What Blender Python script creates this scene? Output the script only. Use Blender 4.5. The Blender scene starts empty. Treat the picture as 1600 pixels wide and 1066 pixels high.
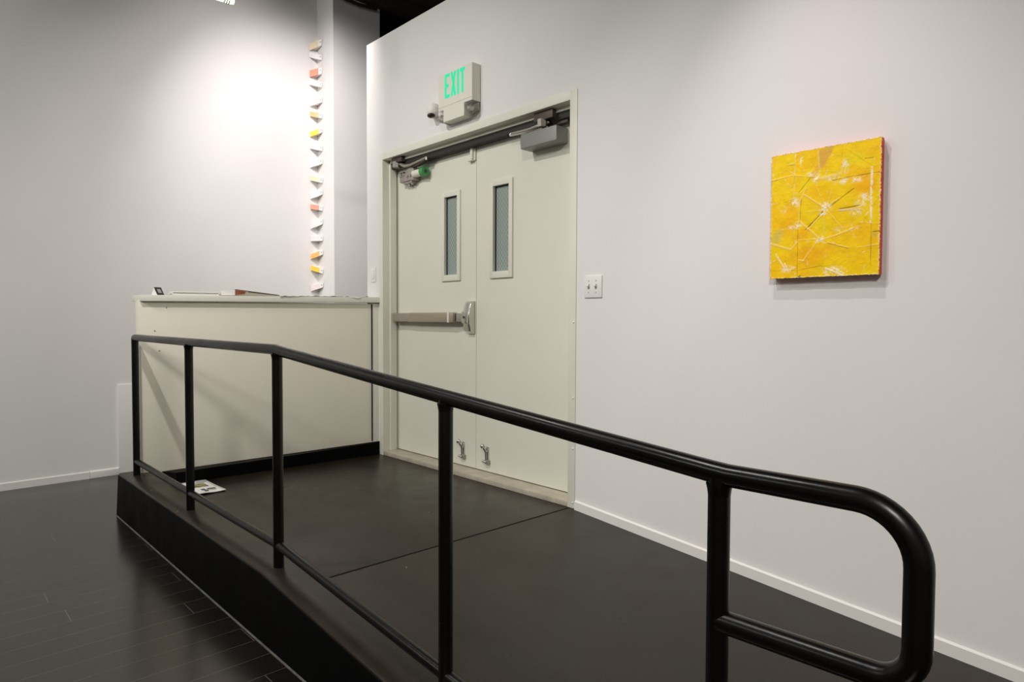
import bpy, bmesh, math, random
import numpy as np
from mathutils import Vector, Matrix
random.seed(4)
L = 0.267                    # height of the landing above the room's floor; coordinates below are measured from the landing
scene = bpy.context.scene
col = scene.collection
R = math.radians

# ------------------------------------------------------------------ materials
def mat(name, color, rough=.5, metal=0, spec=.5, noise=0, nscale=8, bump=0, bscale=60, emit=None, estr=0, rvar=0, coat=0):
    m = bpy.data.materials.new(name); m.use_nodes = True
    nt = m.node_tree; b = nt.nodes['Principled BSDF']
    b.inputs['Base Color'].default_value = (*color, 1)
    b.inputs['Roughness'].default_value = rough
    b.inputs['Metallic'].default_value = metal
    b.inputs['Specular IOR Level'].default_value = spec
    b.inputs['Coat Weight'].default_value = coat
    if emit:
        b.inputs['Emission Color'].default_value = (*emit, 1); b.inputs['Emission Strength'].default_value = estr
    if noise or bump or rvar:
        tc = nt.nodes.new('ShaderNodeTexCoord')
    if noise:
        n = nt.nodes.new('ShaderNodeTexNoise'); n.inputs['Scale'].default_value = nscale; n.inputs['Detail'].default_value = 6
        nt.links.new(tc.outputs['Object'], n.inputs['Vector'])
        mr = nt.nodes.new('ShaderNodeMapRange'); mr.inputs['From Min'].default_value = .3; mr.inputs['From Max'].default_value = .7
        mr.inputs['To Min'].default_value = 1 - noise; mr.inputs['To Max'].default_value = 1 + noise
        nt.links.new(n.outputs['Fac'], mr.inputs['Value'])
        mx = nt.nodes.new('ShaderNodeVectorMath'); mx.operation = 'SCALE'
        mx.inputs[0].default_value = color; nt.links.new(mr.outputs['Result'], mx.inputs['Scale'])
        nt.links.new(mx.outputs['Vector'], b.inputs['Base Color'])
    if rvar:
        n3 = nt.nodes.new('ShaderNodeTexNoise'); n3.inputs['Scale'].default_value = 5; n3.inputs['Detail'].default_value = 5
        nt.links.new(tc.outputs['Object'], n3.inputs['Vector'])
        m3 = nt.nodes.new('ShaderNodeMapRange'); m3.inputs['From Min'].default_value = .3; m3.inputs['From Max'].default_value = .7
        m3.inputs['To Min'].default_value = rough - rvar; m3.inputs['To Max'].default_value = rough + rvar
        nt.links.new(n3.outputs['Fac'], m3.inputs['Value']); nt.links.new(m3.outputs['Result'], b.inputs['Roughness'])
    if bump:
        n2 = nt.nodes.new('ShaderNodeTexNoise'); n2.inputs['Scale'].default_value = bscale; n2.inputs['Detail'].default_value = 4
        nt.links.new(tc.outputs['Object'], n2.inputs['Vector'])
        bp = nt.nodes.new('ShaderNodeBump'); bp.inputs['Strength'].default_value = bump; bp.inputs['Distance'].default_value = .004
        nt.links.new(n2.outputs['Fac'], bp.inputs['Height']); nt.links.new(bp.outputs['Normal'], b.inputs['Normal'])
    return m

M = {}
M['wall'] = mat('white_wall_paint', (.78, .775, .76), .75, noise=.012, nscale=3, bump=.06, bscale=90)
M['trim'] = mat('white_trim_paint', (.8, .79, .76), .5)
M['door'] = mat('cream_door_paint', (.73, .73, .625), .5, noise=.02, nscale=3, bump=.03, bscale=60)
M['frame'] = mat('cream_frame_paint', (.75, .74, .64), .45, noise=.02, nscale=6)
M['sill'] = mat('worn_sill', (.46, .42, .335), .6, noise=.14, nscale=14)
M['counter'] = mat('off_white_counter_paint', (.80, .765, .645), .55, noise=.02, nscale=4)
M['counter_top'] = mat('countertop_paint', (.78, .765, .665), .5)
M['rear'] = mat('grey_rear_wall_paint', (.30, .29, .28), .8, noise=.03, nscale=2)
M['dark'] = mat('dark_ceiling_paint', (.035, .026, .02), .9, noise=.15, nscale=2)
M['seal'] = mat('black_rubber_seal', (.02, .017, .014), .7)
M['deck'] = mat('black_deck_paint', (.0165, .0110, .0072), .33, spec=.36, noise=.12, nscale=5, bump=.12, bscale=160, rvar=.06)
def specks(m, color, scale, keep):
    nt = m.node_tree; b = nt.nodes['Principled BSDF']
    tc = nt.nodes.new('ShaderNodeTexCoord'); v = nt.nodes.new('ShaderNodeTexVoronoi'); v.inputs['Scale'].default_value = scale
    nt.links.new(tc.outputs['Object'], v.inputs['Vector'])
    lt = nt.nodes.new('ShaderNodeMath'); lt.operation = 'LESS_THAN'; lt.inputs[1].default_value = .035; nt.links.new(v.outputs['Distance'], lt.inputs[0])
    sp = nt.nodes.new('ShaderNodeSeparateColor'); nt.links.new(v.outputs['Color'], sp.inputs[0])
    gt = nt.nodes.new('ShaderNodeMath'); gt.operation = 'GREATER_THAN'; gt.inputs[1].default_value = keep; nt.links.new(sp.outputs[0], gt.inputs[0])
    mu = nt.nodes.new('ShaderNodeMath'); mu.operation = 'MULTIPLY'; nt.links.new(lt.outputs[0], mu.inputs[0]); nt.links.new(gt.outputs[0], mu.inputs[1])
    mx = nt.nodes.new('ShaderNodeMix'); mx.data_type = 'RGBA'; mx.inputs[7].default_value = (*color, 1)
    nt.links.new(mu.outputs[0], mx.inputs[0])
    src = b.inputs['Base Color'].links[0].from_socket
    nt.links.new(src, mx.inputs[6]); nt.links.new(mx.outputs[2], b.inputs['Base Color'])
specks(M['deck'], (.35, .34, .31), 9, .6)
M['curb'] = mat('black_shaded_curb_paint', (.0016, .0015, .0016), .6, spec=.06, noise=.15, nscale=6, bump=.15, bscale=25, rvar=.08)  # curb faces darker than the deck paint: their shade is in the colour
M['groove'] = mat('black_joint', (.006, .005, .0045), .8)
M['caulk'] = mat('grey_caulk', (.085, .082, .078), .7, noise=.4, nscale=30)
M['rail'] = mat('black_rail_paint', (.0026, .0018, .0017), .3, spec=.34, noise=.1, nscale=20, bump=.05, bscale=60, rvar=.07)
M['steel'] = mat('satin_steel', (.46, .43, .38), .45, metal=.75)
M['bar'] = mat('bronze_grey_bar', (.44, .38, .29), .42, metal=.55)
M['chrome'] = mat('bright_chrome', (.62, .60, .57), .2, metal=1)
M['closer'] = mat('grey_closer_cover', (.25, .255, .24), .38, metal=.2)
M['alum'] = mat('cast_aluminium', (.40, .365, .33), .5, metal=.6, noise=.1, nscale=30)
M['bronze'] = mat('dark_bronze', (.075, .055, .045), .5, metal=.3)
M['green_cap'] = mat('green_plastic', (.05, .30, .08), .4)
M['green_dark'] = mat('dark_green_plastic', (.01, .07, .02), .5)
M['plastic'] = mat('ivory_plastic', (.77, .74, .65), .45)
M['white_plastic'] = mat('white_plastic', (.8, .79, .77), .4)
M['slot_grey'] = mat('grey_slot', (.30, .285, .26), .6)  # plain mid grey for slots, seams and screw dots
M['lettering'] = mat('green_letter', (.02, .5, .28), .4, emit=(.02, .78, .36), estr=.55)
M['bulb'] = mat('small_bulb', (.8, .75, .65), .15, metal=.6)
M['lens_black'] = mat('camera_lens', (.02, .015, .012), .15)
M['paper'] = mat('white_paper', (.80, .79, .76), .7)
M['ink'] = mat('dark_ink', (.10, .10, .09), .7)
M['greyink'] = mat('grey_ink', (.42, .42, .40), .7)
M['photo'] = mat('olive_photo_print', (.24, .22, .11), .6, noise=.8, nscale=40)
M['black_card'] = mat('black_brown_frame', (.06, .05, .042), .45)
M['cover'] = mat('dark_book_cover', (.11, .10, .085), .4)
M['red_print'] = mat('rust_red_print', (.30, .07, .03), .5, noise=.3, nscale=40)
M['tan_print'] = mat('tan_pages', (.50, .44, .33), .6)
M['grey_cover'] = mat('pale_grey_cover', (.62, .62, .58), .5)
M['red_side'] = mat('red_painted_edge', (.80, .014, .03), .5, noise=.1, nscale=40)
M['gold_side'] = mat('bare_wood_edge', (.50, .35, .16), .6, noise=.15, nscale=40)
M['lamp_glass'] = mat('lit_lamp_tube', (.9, .95, .85), .4, emit=(.86, 1.0, .68), estr=4.5)
M['lamp_fin'] = mat('dark_lamp_fin', (.09, .10, .05), .5)
M['lamp_cap'] = mat('lit_lamp_cap', (.9, .9, .75), .4, emit=(1, .98, .75), estr=.9)

def glass_lens():
    m = bpy.data.materials.new('clear_plastic_lens'); m.use_nodes = True
    b = m.node_tree.nodes['Principled BSDF']
    b.inputs['Base Color'].default_value = (.92, .9, .86, 1); b.inputs['Roughness'].default_value = .08
    b.inputs['Transmission Weight'].default_value = .9; b.inputs['IOR'].default_value = 1.2
    return m
M['lens'] = glass_lens()

def wired_glass():
    m = bpy.data.materials.new('wired_glass'); m.use_nodes = True
    nt = m.node_tree; b = nt.nodes['Principled BSDF']
    b.inputs['Roughness'].default_value = .12
    b.inputs['Specular IOR Level'].default_value = .6
    tc = nt.nodes.new('ShaderNodeTexCoord'); sp = nt.nodes.new('ShaderNodeSeparateXYZ')
    nt.links.new(tc.outputs['Object'], sp.inputs['Vector'])
    def mth(op, a, bb):
        n = nt.nodes.new('ShaderNodeMath'); n.operation = op
        for i, v in enumerate((a, bb)):
            if isinstance(v, (int, float)): n.inputs[i].default_value = v
            else: nt.links.new(v, n.inputs[i])
        return n.outputs[0]
    x, z = sp.outputs['X'], sp.outputs['Z']
    x2 = mth('MULTIPLY', x, 1.35)
    out = None
    for s in (1, -1):
        u = mth('ADD', mth('MULTIPLY', x2, s), z)
        d = mth('ABSOLUTE', mth('SUBTRACT', mth('FRACT', mth('MULTIPLY', u, 1/.034), 0), .5), 0)
        w = mth('GREATER_THAN', d, .425)
        out = w if out is None else mth('MAXIMUM', out, w)
    mx = nt.nodes.new('ShaderNodeMix'); mx.data_type = 'RGBA'
    mx.inputs[6].default_value = (.24, .30, .29, 1); mx.inputs[7].default_value = (.40, .43, .38, 1)
    nt.links.new(out, mx.inputs[0]); nt.links.new(mx.outputs[2], b.inputs['Base Color'])
    return m
M['wired'] = wired_glass()

def wood_floor():
    m = bpy.data.materials.new('dark_stained_floorboards'); m.use_nodes = True
    nt = m.node_tree; b = nt.nodes['Principled BSDF']
    tc = nt.nodes.new('ShaderNodeTexCoord'); sp = nt.nodes.new('ShaderNodeSeparateXYZ')
    nt.links.new(tc.outputs['Object'], sp.inputs['Vector'])
    def mth(op, a, bb=0):
        n = nt.nodes.new('ShaderNodeMath'); n.operation = op
        for i, v in enumerate((a, bb)):
            if isinstance(v, (int, float)): n.inputs[i].default_value = v
            else: nt.links.new(v, n.inputs[i])
        return n.outputs[0]
    x, y = sp.outputs['X'], sp.outputs['Y']
    bw = .139
    u = mth('MULTIPLY', mth('SUBTRACT', x, .638 - bw*60), 1/bw)
    row = mth('FLOOR', u)
    wn = nt.nodes.new('ShaderNodeTexWhiteNoise'); wn.noise_dimensions = '1D'
    nt.links.new(row, wn.inputs['W'])
    v = mth('ADD', mth('MULTIPLY', mth('ADD', y, 12.0), 1/2.1), wn.outputs['Value'])
    cell = mth('FLOOR', v)
    du = mth('ABSOLUTE', mth('SUBTRACT', mth('FRACT', mth('ADD', u, .5)), .5))      # 0 at the seams
    dv = mth('ABSOLUTE', mth('SUBTRACT', mth('FRACT', mth('ADD', v, .5)), .5))
    seam = mth('MAXIMUM', mth('LESS_THAN', mth('MULTIPLY', du, bw), .0013), mth('LESS_THAN', mth('MULTIPLY', dv, 2.1), .0018))
    wn2 = nt.nodes.new('ShaderNodeTexWhiteNoise'); wn2.noise_dimensions = '2D'
    cb = nt.nodes.new('ShaderNodeCombineXYZ'); nt.links.new(row, cb.inputs[0]); nt.links.new(cell, cb.inputs[1])
    nt.links.new(cb.outputs[0], wn2.inputs['Vector'])
    # grain along the boards
    mp = nt.nodes.new('ShaderNodeMapping'); mp.inputs['Scale'].default_value = (40, 1.5, 1)
    nt.links.new(tc.outputs['Object'], mp.inputs['Vector'])
    gn = nt.nodes.new('ShaderNodeTexNoise'); gn.inputs['Scale'].default_value = 2; gn.inputs['Detail'].default_value = 5
    nt.links.new(mp.outputs['Vector'], gn.inputs['Vector'])
    val = mth('ADD', mth('MULTIPLY', wn2.outputs['Value'], .35), mth('MULTIPLY', gn.outputs['Fac'], .6))
    cr = nt.nodes.new('ShaderNodeMix'); cr.data_type = 'RGBA'
    cr.inputs[6].default_value = (.0035, .0026, .002, 1); cr.inputs[7].default_value = (.011, .0085, .0065, 1)
    nt.links.new(val, cr.inputs[0])
    n4 = nt.nodes.new('ShaderNodeTexNoise'); n4.inputs['Scale'].default_value = 3; n4.inputs['Detail'].default_value = 3
    nt.links.new(tc.outputs['Object'], n4.inputs['Vector'])
    sm = mth('MULTIPLY', seam, mth('ADD', mth('MULTIPLY', n4.outputs['Fac'], .7), .4))
    mx = nt.nodes.new('ShaderNodeMix'); mx.data_type = 'RGBA'
    mx.inputs[7].default_value = (.10, .09, .078, 1)
    nt.links.new(sm, mx.inputs[0]); nt.links.new(cr.outputs[2], mx.inputs[6])
    nt.links.new(mx.outputs[2], b.inputs['Base Color'])
    rr = mth('ADD', mth('MULTIPLY', gn.outputs['Fac'], .10), .17)
    nt.links.new(rr, b.inputs['Roughness'])
    b.inputs['Specular IOR Level'].default_value = .85
    b.inputs['Specular Tint'].default_value = (1, .93, .86, 1)
    return m
M['floor'] = wood_floor()

def attr_mat(name, rough=.5):
    m = bpy.data.materials.new(name); m.use_nodes = True
    nt = m.node_tree; b = nt.nodes['Principled BSDF']
    a = nt.nodes.new('ShaderNodeAttribute'); a.attribute_name = 'paint'
    nt.links.new(a.outputs['Color'], b.inputs['Base Color']); b.inputs['Roughness'].default_value = rough; b.inputs['Specular IOR Level'].default_value = .25
    return m

# ------------------------------------------------------------------ mesh builder
class MB:
    def __init__(s): s.v = []; s.f = []
    def add(s, vs, fs):
        o = len(s.v); s.v += [Vector(v) for v in vs]; s.f += [tuple(i + o for i in f) for f in fs]; return s
    def box(s, x0, x1, y0, y1, z0, z1, bev=0, seg=2, mtx=None):
        bm = bmesh.new(); bmesh.ops.create_cube(bm, size=1)
        sx, sy, sz = abs(x1-x0), abs(y1-y0), abs(z1-z0)
        for v in bm.verts: v.co = Vector((v.co.x*sx, v.co.y*sy, v.co.z*sz))
        if bev: bmesh.ops.bevel(bm, geom=bm.edges[:], offset=min(bev, .48*min(sx, sy, sz)), segments=seg, profile=.6, affect='EDGES')
        c = Vector(((x0+x1)/2, (y0+y1)/2, (z0+z1)/2))
        bm.verts.index_update()
        vs = [v.co.copy() for v in bm.verts]
        vs = [(mtx @ v if mtx else v) + c for v in vs]
        s.add(vs, [[v.index for v in f.verts] for f in bm.faces]); bm.free(); return s
    def prism(s, poly, d, bev=0):
        """poly: list of 3-D points (planar), extruded by d"""
        d = Vector(d); p = [Vector(q) for q in poly]; n = len(p)
        bm = bmesh.new()
        a = [bm.verts.new(q) for q in p]; b = [bm.verts.new(q + d) for q in p]
        bm.faces.new(a[::-1]); bm.faces.new(b)
        for i in range(n): bm.faces.new((a[i], a[(i+1) % n], b[(i+1) % n], b[i]))
        bmesh.ops.recalc_face_normals(bm, faces=bm.faces)
        if bev: bmesh.ops.bevel(bm, geom=bm.edges[:], offset=bev, segments=2, profile=.6, affect='EDGES')
        bm.verts.index_update()
        s.add([v.co.copy() for v in bm.verts], [[v.index for v in f.verts] for f in bm.faces]); bm.free(); return s
    def tube(s, pts, r, seg=24, caps=True, round_ends=False):
        p = [Vector(q) for q in pts]; n = len(p)
        rs = list(r) if isinstance(r, (list, tuple)) else [r]*n
        if round_ends:
            for end in (0, -1):
                d = (p[0]-p[1] if end == 0 else p[-1]-p[-2]).normalized(); e = p[end]; rr = rs[end]
                ex = [(e + d*rr*math.sin(t), rr*math.cos(t)) for t in (R(30), R(60), R(82))]
                if end == 0: p = [q for q, _ in ex[::-1]] + p; rs = [q for _, q in ex[::-1]] + rs
                else: p = p + [q for q, _ in ex]; rs = rs + [q for _, q in ex]
            n = len(p)
        tang = []
        for i in range(n):
            a = (p[i]-p[i-1]).normalized() if i else (p[1]-p[0]).normalized()
            b = (p[i+1]-p[i]).normalized() if i < n-1 else a
            tang.append((a+b).normalized())
        up = Vector((0, 0, 1)) if abs(tang[0].z) < .9 else Vector((0, 1, 0))
        u = tang[0].cross(up).normalized(); vs = []; fs = []
        for i in range(n):
            u = (u - tang[i]*u.dot(tang[i])).normalized(); w = tang[i].cross(u)
            # keep the section round at mitred corners
            k = 1.0
            if 0 < i < n-1:
                c = tang[i].dot((p[i+1]-p[i]).normalized()); k = 1/max(c, .5)
                bend = ((p[i+1]-p[i]).normalized() - (p[i]-p[i-1]).normalized())
                bd = bend.normalized() if bend.length > 1e-6 else None
            else: bd = None
            for j in range(seg):
                a = 2*math.pi*j/seg; o = (u*math.cos(a) + w*math.sin(a))*rs[i]
                if bd is not None: o += bd*(o.dot(bd))*(k-1)
                vs.append(p[i]+o)
        for i in range(n-1):
            for j in range(seg):
                fs.append((i*seg+j, i*seg+(j+1) % seg, (i+1)*seg+(j+1) % seg, (i+1)*seg+j))
        if caps: fs.append(tuple(range(seg))[::-1]); fs.append(tuple((n-1)*seg+j for j in range(seg)))
        return s.add(vs, fs)
    def cyl(s, a, b, r0, r1=None, seg=24):
        return s.tube([a, b], [r0, r0 if r1 is None else r1], seg)
    def ball(s, c, r, seg=16, ring=10, sx=1, sy=1, sz=1):
        vs = []; fs = []; c = Vector(c)
        for i in range(1, ring):
            t = math.pi*i/ring
            for j in range(seg):
                a = 2*math.pi*j/seg
                vs.append(c+Vector((r*sx*math.sin(t)*math.cos(a), r*sy*math.sin(t)*math.sin(a), r*sz*math.cos(t))))
        vs += [c+Vector((0, 0, r*sz)), c-Vector((0, 0, r*sz))]; T = len(vs)-2
        for i in range(ring-2):
            for j in range(seg):
                fs.append((i*seg+j, (i+1)*seg+j, (i+1)*seg+(j+1) % seg, i*seg+(j+1) % seg))
        for j in range(seg):
            fs.append((T, j, (j+1) % seg)); fs.append((T+1, (ring-2)*seg+(j+1) % seg, (ring-2)*seg+j))
        return s.add(vs, fs)
    def build(s, name, m, parent=None, smooth=True, origin=None):
        me = bpy.data.meshes.new(name)
        w = [v + Vector((0, 0, L)) for v in s.v]
        root = parent
        while root is not None and root.parent is not None: root = root.parent
        if root is not None: org = root.location.copy()
        elif origin is not None: org = Vector(origin) + Vector((0, 0, L))
        else:
            lo = [min(v[i] for v in w) for i in range(3)]; hi = [max(v[i] for v in w) for i in range(3)]
            org = Vector(((lo[0]+hi[0])/2, (lo[1]+hi[1])/2, lo[2]))
        me.from_pydata([v-org for v in w], [], s.f); me.validate(); me.update()
        bm = bmesh.new(); bm.from_mesh(me); bmesh.ops.recalc_face_normals(bm, faces=bm.faces); bm.to_mesh(me); bm.free()
        if smooth:
            me.polygons.foreach_set('use_smooth', [True]*len(me.polygons))
            me.set_sharp_from_angle(angle=R(35))
        if m: me.materials.append(m if not isinstance(m, str) else M[m])
        o = bpy.data.objects.new(name, me); col.objects.link(o)
        if parent is not None: o.parent = parent
        else: o.location = org
        return o

def tag(o, label=None, cat=None, group=None, kind=None):
    if label: o['label'] = label
    if cat: o['category'] = cat
    if group: o['group'] = group
    if kind: o['kind'] = kind
    return o
def thing(name, loc, label=None, cat=None, group=None, kind=None):
    o = bpy.data.objects.new(name, None); col.objects.link(o)
    o.empty_display_size = .1; o.location = Vector(loc) + Vector((0, 0, L))
    return tag(o, label, cat, group, kind)
def arc(c, r, a0, a1, n, ax1, ax2):
    c = Vector(c); ax1 = Vector(ax1); ax2 = Vector(ax2)
    return [c + ax1*r*math.cos(a0+(a1-a0)*i/n) + ax2*r*math.sin(a0+(a1-a0)*i/n) for i in range(n+1)]

# ------------------------------------------------------------------ the room
CEIL = 4.22
XB = -1.9                    # back wall
XE, YE = 8.2, -7.6           # far ends of the room, behind the camera
WT = 3.073                   # top of the partition with the doors
OW, OH = 1.829, 2.178        # door opening
FW = .05                     # frame face width
REC = .12                    # door face behind the wall face

def struct(name, mb, m, label=None, cat=None, **k):
    o = mb.build(name, m, **k); tag(o, label, cat, kind='structure'); return o

struct('floor', MB().box(-2.6, XE+.1, YE-.1, 4.6, -L-.1, -L), 'floor', 'dark stained wooden floorboards with thin pale seams', 'floor', smooth=False, origin=(0, 0, -L))
struct('ceiling', MB().box(-2.6, XE+.1, YE-.1, 4.6, CEIL, CEIL+.1), 'dark', 'dark open ceiling above the white partition', 'ceiling', smooth=False)
struct('wall_back', MB().box(XB-.1, XB, YE, .452, -L, CEIL), 'wall', 'white back wall behind the counter', 'wall', smooth=False)
struct('wall_pilaster', MB().box(XB-.1, -1.578, .452, .962, -L, CEIL), 'wall', 'white pilaster to the right of the column of coloured blocks', 'wall', smooth=False)
struct('wall_recess', MB().box(-2.6, -2.5, .962, 4.5, -L, CEIL), 'dark', 'dark wall of the void seen above the partition', 'wall', smooth=False)
struct('wall_beyond', MB().box(-2.6, XE, 4.5, 4.6, -L, CEIL), 'dark', 'dark wall beyond the partition', 'wall', smooth=False)
struct('wall_front', MB().box(XB-.1, XE, YE-.1, YE, -L, CEIL), 'rear', 'grey wall behind the viewer', 'wall', smooth=False)
struct('wall_side', MB().box(XE, XE+.1, YE, 4.5, -L, CEIL), 'rear', 'grey wall far to the right', 'wall', smooth=False)
w = MB()
w.box(-.225, -FW, 0, .15, -L, WT)
w.box(OW+FW, XE, 0, .15, -L, WT)
w.box(-FW, OW+FW, 0, .15, OH+FW, WT)
struct('wall_right', w, 'wall', 'white partition wall with the double doors and yellow painting', 'wall', smooth=False)

# baseboards
bb = MB()
bb.prism([(XB, YE, -L), (XB+.012, YE, -L), (XB+.012, YE, -L+.052), (XB, YE, -L+.058)], (0, -1.522-YE, 0))
struct('baseboard_back', bb, 'trim', 'white baseboard along the back wall left of the platform', 'baseboard')
bb = MB(); bb.prism([(XB, -1.520, -L), (XB+.016, -1.520, -L), (XB+.016, -1.520, -L+.052), (XB, -1.520, -L+.062)], (0, .202, 0), bev=.003)
struct('trim_1', bb, 'trim', 'short thicker piece of white baseboard ending beside the low white box', 'baseboard')
# sloped baseboard on the door wall follows the ramp, then the floor
SL = .0825; XJ = 1.846; XF = XJ + L/SL
def ramp_z(x): return 0 if x <= XJ else (-(x-XJ)*SL if x < XF else -L)
def base_profile(x, z): return [(x, -.001, z), (x, -.012, z), (x, -.012, z+.044), (x, -.001, z+.050)]
bb = MB()
st = [OW+FW+.004, XF, XE-.01]
vs = []; fs = []
for x in st: vs += base_profile(x, ramp_z(x))
for i in range(len(st)-1):
    for j in range(4): fs.append((i*4+j, i*4+(j+1) % 4, i*4+4+(j+1) % 4, i*4+4+j))
fs += [(0, 1, 2, 3), tuple((len(st)-1)*4+j for j in (3, 2, 1, 0))]
bb.add(vs, fs)
struct('baseboard_right', bb, 'trim', 'white baseboard sloping down along the ramp', 'baseboard')
struct('wall_chase', MB().box(XB, XB+.013, -1.318, -.75, -L, .470, bev=.004), 'wall', 'low white boxed-in chase against the back wall behind the end rail post', 'wall')

# door frame
fr = MB()
fr.box(-FW, 0, -.006, .15, 0, OH+FW, bev=.0025)
fr.box(OW, OW+FW, -.006, .15, 0, OH+FW, bev=.0025)
fr.box(-.001, OW+.001, -.006, .15, OH, OH+FW, bev=.0025)
# stops (rebate) the doors close against
fr.box(-.001, .017, .050, .104, .03, OH, bev=.003)
fr.box(OW-.017, OW+.001, .050, .104, .03, OH, bev=.003)
fr.box(0, OW, .050, .104, OH-.022, OH+.001, bev=.003)
frame = struct('trim_2', fr, 'frame', 'cream painted steel door frame around the double doors', 'door frame', origin=(OW/2, 0, 0))
sl = MB().box(0, OW, -.004, .16, 0, .030, bev=.004).build('threshold', 'sill', frame); tag(sl, 'worn tan threshold')
sl = MB().box(.012, OW-.012, .060, .112, OH-.060, OH-.0215, bev=.002).build('head_seal', 'seal', frame); tag(sl, 'black rubber strip under the door head')
for (x, z) in ((OW+.036, .595), (OW+.036, .322), (OW+.038, .031), (OW+.036, 1.0), (-.03, .24)):
    MB().ball((x, -.007, z), .006, 10, 6, sy=.5).build('frame_screw', 'trim', frame)

# doors
WIN = {'door_1': (.590, .727, 1.313, 1.840), 'door_2': (1.088, 1.232, 1.313, 1.845)}
def door(name, x0, x1, label):
    d = MB(); a, b, c_, e = WIN[name]; z0, z1 = .036, OH-.026
    bm = bmesh.new()
    xs_ = [x0, a, b, x1]; zs_ = [z0, c_, e, z1]
    Vd = {}
    for i, x in enumerate(xs_):
        for j, z in enumerate(zs_):
            for k, y in enumerate((REC, REC+.045)): Vd[i, j, k] = bm.verts.new((x, y, z))
    for i in range(3):
        for j in range(3):
            if (i, j) == (1, 1): continue
            for k in (0, 1): bm.faces.new((Vd[i, j, k], Vd[i+1, j, k], Vd[i+1, j+1, k], Vd[i, j+1, k]))
    for i in range(3):
        bm.faces.new((Vd[i, 0, 0], Vd[i+1, 0, 0], Vd[i+1, 0, 1], Vd[i, 0, 1])); bm.faces.new((Vd[i, 3, 0], Vd[i+1, 3, 0], Vd[i+1, 3, 1], Vd[i, 3, 1]))
        bm.faces.new((Vd[0, i, 0], Vd[0, i+1, 0], Vd[0, i+1, 1], Vd[0, i, 1])); bm.faces.new((Vd[3, i, 0], Vd[3, i+1, 0], Vd[3, i+1, 1], Vd[3, i, 1]))
    for p, q in (((1, 1), (2, 1)), ((2, 1), (2, 2)), ((2, 2), (1, 2)), ((1, 2), (1, 1))):
        bm.faces.new((Vd[p[0], p[1], 0], Vd[q[0], q[1], 0], Vd[q[0], q[1], 1], Vd[p[0], p[1], 1]))
    bm.verts.index_update()
    d.add([v.co.copy() for v in bm.verts], [[v.index for v in f.verts] for f in bm.faces]); bm.free()
    return struct(name, d, 'door', label, 'door', origin=((x0+x1)/2, REC, .036))
SEAM = .917
dl = door('door_1', .003, SEAM-.0015, 'left cream door with steel push bar and exposed closer')
dr = door('door_2', SEAM+.0015, OW-.003, 'right cream door with the boxed grey closer')
def door_window(parent, x0, x1, z0, z1):
    t = .032; g = .010
    ox0, ox1, oz0, oz1 = x0-t, x1+t, z0-t-.010, z1+t
    f = MB()
    Y0, Y1 = REC-.012, REC+.002
    f.box(ox0, x0, Y0, Y1, oz0, oz1, bev=.002); f.box(x1, ox1, Y0, Y1, oz0, oz1, bev=.002)
    f.box(x0-.001, x1+.001, Y0, Y1, oz0, z0, bev=.002); f.box(x0-.001, x1+.001, Y0, Y1, z1, oz1, bev=.002)
    fo = f.build('window_frame', 'door', parent)
    # the pane sits in the rebate behind the frame; narrow black gasket round it
    gk = MB(); e = .006
    gk.box(x0, x0+e, REC+.008, REC+.016, z0, z1); gk.box(x0+e, x1, REC+.008, REC+.016, z1-e, z1)
    gk.build('gasket', 'seal', fo)
    MB().box(x0, x1, REC+.014, REC+.020, z0, z1).build('wired_pane', 'wired', fo)
    for k in range(3):
        MB().ball((x0-.014, Y0, z0+.05+k*.22), .0025, 8, 6, sy=.5).build('screw', 'frame', fo)
door_window(dl, *WIN['door_1'])
door_window(dr, *WIN['door_2'])

# push bar on the left door
by = REC-.07
b = MB().box(.030, .245, by+.002, REC-.002, .994, 1.056, bev=.006).build('bar_end_section', 'steel', dl); tag(b, 'dull steel end of the push bar')
b = MB(); b.box(.243, .765, by-.004, by+.040, .992, 1.058, bev=.010); b.box(.243, .765, by+.030, REC-.002, 1.002, 1.048, bev=.004)
pb = b.build('push_bar', 'bar', dl); tag(pb, 'bronze grey push bar')
MB().box(.705, .722, by-.006, by+.03, .990, 1.060, bev=.003).build('bar_cap', 'trim', pb)
b = MB().box(.762, .850, by+.004, REC-.002, .996, 1.052, bev=.006).build('latch_housing', 'alum', dl)
MB().box(.775, .790, by+.0025, by+.02, .999, 1.049, bev=.002).build('dark_slot', 'seal', b)
pl = MB()
prof = [(0, .915), (.012, .918), (.040, .935), (.052, .985), (.056, 1.025), (.052, 1.065), (.040, 1.115), (.012, 1.130), (0, 1.132)]
pl.prism([(.842, REC-y, z) for y, z in prof], (.066, 0, 0), bev=.004)
pl.box(.850, .905, REC-.074, REC-.05, .985, 1.065, bev=.010)
ep = pl.build('latch_plate', 'chrome', dl); tag(ep, 'bright chrome end plate of the push bar')
MB().cyl((.880, REC-.073, 1.025), (.880, REC-.078, 1.025), .008).build('keyhole', 'bronze', ep)

# strike bracket at the meeting edge
sb = MB(); sb.box(.872, .914, REC-.010, REC, 2.040, 2.142, bev=.002); sb.box(.882, .902, REC-.026, REC-.008, 2.048, 2.142, bev=.002); sb.box(.858, .906, REC-.030, REC, 2.036, 2.043, bev=.001)
sb.build('strike_bracket', 'frame', dl)

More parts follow.
